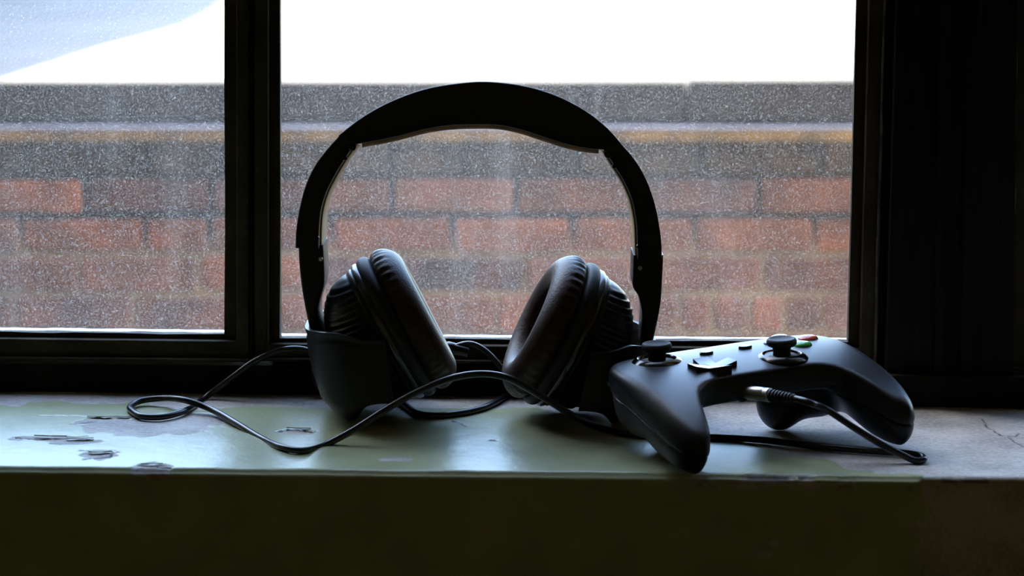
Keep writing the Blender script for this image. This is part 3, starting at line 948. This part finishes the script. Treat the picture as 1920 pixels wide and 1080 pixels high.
def yoke(side, out_px, end_px, rim_px, bot_front):
    """U-shaped bracket wrapped round the lower, outer half of a cup, open towards the pads"""
    b, n = 0.0410, 3.2
    outl = sorted([(q.z, q.x) for q in (at(px, py, HY) - hroot for px, py in out_px)])
    endl = sorted([(q.z, q.x) for q in (at(px, py, HY - b) - hroot for px, py in end_px)])
    zo, xo = zip(*outl); ze, xe = zip(*endl)
    z_out = (at(*rim_px[0], HY) - hroot).z
    z_front = (at(*rim_px[1], HY - b) - hroot).z
    z_end = (at(*rim_px[2], HY - b) - hroot).z
    zbf = (at(*bot_front, HY - b) - hroot).z
    nu, nv = 72, 26
    def pt(u, v, t):
        ph = (u - 0.5) * math.pi
        s2 = math.sin(ph) ** 2
        e = max(0, (abs(math.sin(ph)) - 0.90) / 0.10) ** 2 if abs(ph) > 1.1 else 0
        zt = z_out + (z_front - z_out) * min(1, s2 * 1.25)
        ze_ = zt + (z_end - z_front) * e
        zb = 0.0006 + (zbf - 0.0006) * s2 ** 1.5
        z = zb + (ze_ - zb) * v
        r = 1.0 - (1 - min(1, v / 0.22)) ** 2.2 * 0.26        # rounded foot
        x_o = np.interp(z, zo, xo); x_e = np.interp(z, ze, xe)
        cx = abs(math.cos(ph)) ** (2 / n) * r
        sy = math.copysign(abs(math.sin(ph)) ** (2 / n), ph) * (0.94 + 0.06 * r)
        lip = 0.0006 if 0.90 < v < 0.955 else 0.0
        x = x_e + (x_o - x_e) * cx
        k = 1 - t
        # shell thickness goes inward
        return Vector((x + side * -1 * (t - 0) * abs(math.cos(ph)) + side * lip * -abs(math.cos(ph)), sy * (b - t - lip), z))
    rings = []
    for i in range(nu + 1):
        u = i / nu
        ring = [pt(u, j / nv, 0.0) for j in range(nv + 1)] + [pt(u, j / nv, 0.0024) for j in range(nv, -1, -1)]
        rings.append(ring)
    V, Fc = loft(rings)
    mesh('yoke', V, Fc, M['black'], head, auto=60)

yoke(-1, [(575, 603), (581, 650), (590, 690), (603, 727), (620, 752)], [(716, 620), (722, 650), (738, 757), (744, 790)], [(578, 603), (640, 627), (715, 640)], (690, 757))
yoke(1, [(1229, 635), (1225, 660), (1214, 710), (1200, 745), (1184, 775)], [(1112, 640), (1105, 680), (1085, 770), (1080, 800)], [(1226, 635), (1165, 650), (1114, 662)], (1120, 772))

# ================================================================== game controller
def sdf_poly(px, py, poly):
    d = np.full(px.shape, 1e9); s = np.ones(px.shape)
    n = len(poly)
    for i in range(n):
        ax, ay = poly[i]; bx_, by_ = poly[i - 1]
        ex, ey = bx_ - ax, by_ - ay
        wx, wy = px - ax, py - ay
        t = np.clip((wx * ex + wy * ey) / (ex * ex + ey * ey), 0, 1)
        d = np.minimum(d, (wx - ex * t) ** 2 + (wy - ey * t) ** 2)
        c1, c2, c3 = py >= ay, py < by_, ex * wy > ey * wx
        flip = (c1 & c2 & c3) | (~c1 & ~c2 & ~c3)
        s = np.where(flip, -s, s)
    return s * np.sqrt(d)

def smax(a, b, k):
    h = np.clip(0.5 + 0.5 * (a - b) / k, 0, 1)
    return b + (a - b) * h + k * h * (1 - h)

def smin(a, b, k): return -smax(-a, -b, k)

def surface_nets(D, org, h):
    nx, ny, nz_ = D.shape
    ins = D < 0
    c = np.zeros((nx - 1, ny - 1, nz_ - 1), np.int8)
    for i in (0, 1):
        for j in (0, 1):
            for k in (0, 1):
                c += ins[i:nx - 1 + i, j:ny - 1 + j, k:nz_ - 1 + k]
    act = (c > 0) & (c < 8)
    idx = np.full(act.shape, -1, np.int64)
    I, J, K = np.nonzero(act)
    idx[I, J, K] = np.arange(len(I))
    acc = np.zeros((len(I), 3)); cnt = np.zeros(len(I))
    cs = [(i, j, k) for i in (0, 1) for j in (0, 1) for k in (0, 1)]
    for p in cs:
        for ax in range(3):
            if p[ax] == 1: continue
            q = list(p); q[ax] = 1
            a = D[I + p[0], J + p[1], K + p[2]]; b = D[I + q[0], J + q[1], K + q[2]]
            m = (a < 0) != (b < 0)
            t = np.where(m, a / np.where(m, a - b, 1), 0)
            P = np.tile(np.array(p, float), (len(I), 1)); P[:, ax] += t
            acc += P * m[:, None]; cnt += m
    V = (np.stack([I, J, K], 1) + acc / cnt[:, None]) * h + np.array(org)
    Fs = []
    for ax in range(3):
        sl0 = [slice(None)] * 3; sl1 = [slice(None)] * 3
        sl0[ax] = slice(0, -1); sl1[ax] = slice(1, None)
        e = ins[tuple(sl0)] != ins[tuple(sl1)]
        b_, c_ = (ax + 1) % 3, (ax + 2) % 3
        pos = np.nonzero(e)
        pos = np.stack(pos, 1)
        ok = (pos[:, b_] > 0) & (pos[:, c_] > 0) & (pos[:, b_] < D.shape[b_] - 1) & (pos[:, c_] < D.shape[c_] - 1) 
        pos = pos[ok]
        def at_(db, dc):
            q = pos.copy(); q[:, b_] -= db; q[:, c_] -= dc
            return idx[q[:, 0], q[:, 1], q[:, 2]]
        f = np.stack([at_(0, 0), at_(1, 0), at_(1, 1), at_(0, 1)], 1)
        fl = ins[tuple(sl0)][pos[:, 0], pos[:, 1], pos[:, 2]]
        f[~fl] = f[~fl][:, ::-1]
        Fs.append(f[(f >= 0).all(1)])
    return V, np.concatenate(Fs)

def np_mesh(name, V, Q, m, parent, scale=0.001):
    me = bpy.data.meshes.new(name)
    me.vertices.add(len(V)); me.vertices.foreach_set('co', (V * scale).ravel().astype(np.float32))
    me.loops.add(Q.size); me.loops.foreach_set('vertex_index', Q.ravel().astype(np.int32))
    me.polygons.add(len(Q)); me.polygons.foreach_set('loop_start', np.arange(0, Q.size, 4, dtype=np.int32))
    me.polygons.foreach_set('loop_total', np.full(len(Q), 4, np.int32))
    me.update(calc_edges=True); me.validate()
    bm = bmesh.new(); bm.from_mesh(me)
    for _ in range(2): bmesh.ops.smooth_vert(bm, verts=bm.verts, factor=0.5, use_axis_x=True, use_axis_y=True, use_axis_z=True)
    bmesh.ops.recalc_face_normals(bm, faces=bm.faces)
    bm.to_mesh(me); bm.free()
    return link(name, me, m, parent, True)

PAD_YAW = R(25.5)
pad_c = Vector((0.1135, 0.0655, 0.0))
ctl = tag(empty('game_controller', pad_c), 'black wireless game controller with thumbsticks resting on the sill beside the headphones', 'controller')
ctl.rotation_euler = (0, R(-3.3), PAD_YAW)

half = [(0, 34), (18, 34.5), (32, 32.5), (54, 29), (61, 22), (64, 10), (65.5, -12), (66, -32), (65, -47), (61.5, -57), (56.5, -60), (51, -57), (46.5, -46), (42.5, -35), (37, -26), (29, -21.5), (16, -20.5), (0, -20.5)]
poly = half + [(-x, y) for x, y in half[-2:0:-1]]
poly = [(q.x, q.y) for q in catmull([Vector((x, y, 0)) for x, y in poly], 5, True)]
hstep = 0.9
gx, gy, gz_ = np.arange(-84, 84, hstep), np.arange(-68, 48, hstep), np.arange(-3, 62, hstep)
GX, GY = np.meshgrid(gx, gy, indexing='ij')
d2 = sdf_poly(GX, GY, poly)
ax_ = np.abs(GX)
gripf = np.clip((ax_ - 34) / 22, 0, 1); gripf = gripf * gripf * (3 - 2 * gripf)
# top surface: nearly flat plate that droops along the grips
def sm(xs_, ys_, wid=7.0):
    t = np.arange(-90, 70, 0.5)
    v = np.interp(t, xs_, ys_)
    k = np.exp(-0.5 * (np.arange(-30, 30.5, 0.5) / wid) ** 2); k /= k.sum()
    return np.interp(GY, t, np.convolve(np.pad(v, 60, 'edge'), k, 'valid'))
droop = sm([-70, -60, -45, -30, -15, 0, 15, 30, 45], [26, 19, 11.5, 6.0, 2.4, 0.5, 0.0, 0.8, 4.0])
T = 43.2 - droop - 3.2 * np.clip((ax_ - 40) / 36, 0, 1.2) ** 2
# underside: shallow in the middle, full depth in the grips
bg = sm([-70, -58, -46, -30, -12, 5, 20, 45], [2.7, 0, 0, 2.5, 8.0, 14, 20, 24], 4.0)
bc = sm([-30, -20, -10, 20, 45], [26, 26, 25, 24, 27])
Bz = bc * (1 - gripf) + (bg - np.where(GX < 0, 3.0, 0.5) * GX / 60) * gripf
DX = d2[:, :, None]; ZZ = gz_[None, None, :]
kt = (2.2 + 10.0 * np.clip((ax_ - 48) / 18, 0, 1) * np.clip((20 - GY) / 40, 0.3, 1))[:, :, None]
kb = (5.0 + 9.0 * gripf)[:, :, None]
D = smax(DX + 0.0 * ZZ, ZZ - T[:, :, None], kt)
D = smax(D, Bz[:, :, None] - ZZ, kb)
# triggers hang below the far shoulders, battery box in the middle
for sx in (-1, 1):
    e = np.sqrt(((GX - sx * 30) / 12)[:, :, None] ** 2 + ((GY - 14) / 12)[:, :, None] ** 2 + ((ZZ - (12.7 if sx > 0 else 19.0)) / 14.5) ** 2)
    D = smin(D, (e - 1) * 11, 8)
    e = np.sqrt(((GX - sx * 46) / 17)[:, :, None] ** 2 + ((GY - 6) / 16)[:, :, None] ** 2 + ((ZZ - 20 + sx * 1.3) / 14) ** 2)
    D = smin(D, (e - 1) * 14, 8)
e = np.maximum(np.maximum(np.abs(GX)[:, :, None] - 30, np.abs(GY - 14)[:, :, None] - 13), np.abs(ZZ - 27) - 4)
D = smin(D, e, 4)
# two shells with a fine seam between them
seam = np.interp(GY, [-62, -50, -30, 0, 40], [12, 16, 22, 29, 32])[:, :, None] + 0 * ZZ
Du = np.maximum(D, seam - ZZ)
Dl = np.maximum(D + 0.35, ZZ - seam + 0.25)
org = (gx[0], gy[0], gz_[0])
V, Q = surface_nets(Du, org, hstep)
zmin_low = None
top_shell = np_mesh('top_shell', V, Q, M['soft'], ctl)
V, Q = surface_nets(Dl, org, hstep)
np_mesh('lower_shell', V, Q, M['soft'], ctl)

def top_z(x, y):
    i = int(round((x - gx[0]) / hstep)); j = int(round((y - gy[0]) / hstep))
    return T[i, j]
def C(x, y, dz=0): return Vector((x, y, top_z(x, y) + dz)) * 0.001

def stick(x, y):
    c = C(x, y)
    s = 0.001
    ringp = [(8.0, -3.5), (11.5, -3.5), (12.8, -1.0), (11.4, 0.6), (9.6, 1.5), (8.6, 0.8)]
    V, Fc = lathe([(r * s, h * s) for r, h in ringp], c, seg=56, closed=True)
    b = mesh('stick_collar', V, Fc, M['gloss'], ctl, auto=50)
    V, Fc = lathe([(0.0001, -0.003), (0.0085, -0.003), (0.0085, 0.0), (0.0001, 0.0012)], c, seg=32)
    mesh('stick_well', V, Fc, M['rubber'], b)
    capp = [(0.1, 0), (4.4, 0), (4.2, 3.0), (4.7, 4.6), (6.6, 5.3), (7.3, 6.2), (7.4, 7.6), (6.8, 8.7), (6.2, 9.0), (5.5, 8.6), (3.6, 8.1), (0.1, 8.0)]
    V, Fc = lathe([(r * s, h * s) for r, h in capp], c, seg=56)
    tag(mesh('thumbstick', V, Fc, M['rubber'], ctl), 'rubber mushroom thumbstick')
stick(-38, 15)
stick(19, -7)
# directional pad: cross with a dished middle
c = C(-20, -7)
bm = bmesh.new()
arm, wd_, hh = 0.0112, 0.0042, 0.0024
out = [(wd_, wd_), (wd_, arm), (-wd_, arm), (-wd_, wd_), (-arm, wd_), (-arm, -wd_), (-wd_, -wd_), (-wd_, -arm), (wd_, -arm), (wd_, -wd_), (arm, -wd_), (arm, wd_)]
lo = [bm.verts.new((x, y, -0.002)) for x, y in out]
hi = [bm.verts.new((x, y, hh if max(abs(x), abs(y)) > 0.006 else hh - 0.0018)) for x, y in out]
cv = bm.verts.new((0, 0, hh - 0.0022))
for k in range(12):
    l = (k + 1) % 12
    bm.faces.new((lo[k], lo[l], hi[l], hi[k])); bm.faces.new((hi[k], hi[l], cv))
bm.faces.new(lo[::-1])
bmesh.ops.bevel(bm, geom=[e for e in bm.edges if all(v in hi for v in e.verts) and len([f for f in e.link_faces]) == 2 and abs(e.link_faces[0].normal.z - e.link_faces[1].normal.z) > 0.3], offset=0.0006, segments=2, affect='EDGES')
bm_obj('direction_pad', bm, M['gloss'], ctl, smooth=True, loc=c, auto=35)
# small pill buttons and four face buttons
for (x, y) in ((-11, 14), (11, 14)):
    V, Fc = lathe([(0.0001, -0.002), (0.0030, -0.002), (0.0030, 0.0008), (0.0026, 0.0013), (0.0001, 0.0014)], C(x, y), seg=32, sv=1.2, sw=0.8)
    mesh('menu_button', V, Fc, M['gloss'], ctl, auto=40)
for (dx, dy, mm, lb) in ((0, -10, 'green', 'green face button'), (10, 0, 'red', 'red face button'), (-10, 0, 'blue', 'blue face button'), (0, 10, 'yellow', 'yellow face button')):
    V, Fc = lathe([(0.0001, -0.002), (0.0052, -0.002), (0.0052, 0.0012), (0.0046, 0.0022), (0.0030, 0.0029), (0.0001, 0.0032)], C(38 + dx, 15 + dy, -1.4), seg=36)
    tag(mesh('face_button', V, Fc, M[mm], ctl, auto=60), lb)
for sx in (-1, 1):      # shoulder buttons along the far edge
    path = [Vector((sx * x, y, z)) * 0.001 for x, y, z in ((16, 32.5, 36), (34, 30.5, 36), (50, 27.5, 34.5), (58, 23, 32))]
    V, Fc = tube(catmull(path, 6), [0.0042] * 18 + [0.0036], 14)
    mesh('bumper', V, Fc, M['gloss'], ctl)
# round headset socket in the near face
V, Fc = lathe([(0.0024, -0.004), (0.0024, 0.0), (0.0036, 0.0004), (0.0040, -0.0005), (0.0040, -0.004)], Vector((-0.011, -0.0200, 0.0295)), Vector((0, -1, 0)), Vector((1, 0, 0)), seg=32, closed=True)
mesh('headset_socket', V, Fc, M['gloss'], ctl)

# ================================================================== audio cable
CR = 0.00165
def cp(px, py, y): return at(px, py, y)
def cs(px, py, z=CR + 0.0003): return on(px, py, z)
rot = Matrix.Rotation(PAD_YAW, 3, 'Z')
def LW(x, y, z): return pad_c + rot @ Vector((x, y, z))
jack = LW(-0.011, -0.0185, 0.0295)
plug_dir = Vector((0.66, -0.74, 0.07)).normalized()
pend = jack + plug_dir * 0.030
pts = [at(848, 652, 0.157), at(880, 645, 0.158), at(905, 655, 0.158), at(930, 678, 0.157), at(952, 706, 0.156), cs(965, 727), cs(942, 746), cs(905, 765), cs(860, 775), cs(815, 779), cs(785, 776), Vector((-0.060, 0.143, 0.0020)),
       Vector((-0.076, 0.151, 0.0020)), Vector((-0.092, 0.1545, 0.0025)), Vector((-0.1035, 0.1575, 0.009)), at(592, 672, 0.158), at(575, 657, 0.158), at(530, 656, 0.157), at(480, 676, 0.155), at(435, 708, 0.153), at(385, 745, 0.150), cs(345, 771), cs(300, 782), cs(268, 781), cs(248, 771), cs(244, 763, 0.0022), cs(262, 752, 0.003), cs(300, 747, 0.004), cs(345, 750, 0.006),
       at(390, 765, 0.115), at(440, 792, 0.088), at(490, 822, 0.062), cs(530, 839), cs(565, 845), at(605, 836, 0.047), at(660, 808, 0.050), at(720, 770, 0.053), at(780, 736, 0.056), at(840, 711, 0.060), at(900, 701, 0.062), at(950, 708, 0.064), at(1000, 734, 0.067), at(1060, 771, 0.070), cs(1120, 800), cs(1180, 814), cs(1250, 817), cs(1330, 819), cs(1420, 824), cs(1500, 833), cs(1570, 840),
       cs(1640, 846), cs(1700, 850), cs(1727, 855), cs(1731, 862), at(1715, 863, 0.024), at(1690, 852, 0.026), at(1650, 832, 0.0275), at(1600, 801, 0.0285), at(1550, 768, 0.030)]
pts.append(pend + plug_dir * 0.010 + Vector((0.0005, 0, -0.0012)))
pts.append(pend)
pts.append(pend - plug_dir * 0.006)
P = catmull(pts, 8)
cb_loc = Vector((on(560, 848).x, on(560, 848).y, 0))
V, Fc = tube([p - cb_loc for p in P], CR, 14)
cab = tag(empty('audio_cable', cb_loc), 'thin black audio cable looping over the sill from the headphones to the controller', 'cable')
mesh('cable_sheath', V, Fc, M['cable'], cab)
# metal plug in the controller with a ribbed strain relief
jl = jack - cb_loc
V, Fc = lathe([(0.0001, -0.006), (0.0017, -0.006), (0.0017, 0.0010), (0.0032, 0.0014), (0.0034, 0.0020), (0.0034, 0.0125), (0.0030, 0.0130), (0.0030, 0.0136), (0.0034, 0.0140), (0.0034, 0.0162), (0.0028, 0.0168), (0.0001, 0.0168)], jl, plug_dir, Vector((0, 0, 1)), seg=28)
plug = tag(mesh('plug', V, Fc, M['alloy'], cab, auto=40), 'bright metal plug')
rp = [(0.0001, 0.0160)]
for k in range(7):
    h = 0.0168 + k * 0.0019; r = 0.0031 - 0.00012 * k
    rp += [(r - 0.0007, h), (r, h + 0.0003), (r, h + 0.0012), (r - 0.0007, h + 0.0015)]
rp += [(0.0022, 0.0310), (0.0018, 0.0320), (0.0001, 0.0320)]
V, Fc = lathe(rp, jl, plug_dir, Vector((0, 0, 1)), seg=28)
mesh('strain_relief', V, Fc, M['rubber'], plug, auto=40)
# plug and clip behind the left ear cup
A, B = at(835, 652, 0.157) - cb_loc, at(879, 662, 0.156) - cb_loc
dirn = (B - A).normalized()
L_ = (B - A).length
V, Fc = lathe([(0.0001, 0), (0.0030, 0), (0.0036, 0.0008), (0.0036, L_ * 0.35), (0.0031, L_ * 0.42), (0.0031, L_ * 0.92), (0.0025, L_), (0.0001, L_)], A, dirn, Vector((0, 0, 1)), seg=24)
mesh('inline_remote', V, Fc, M['gloss'], cab, auto=40)
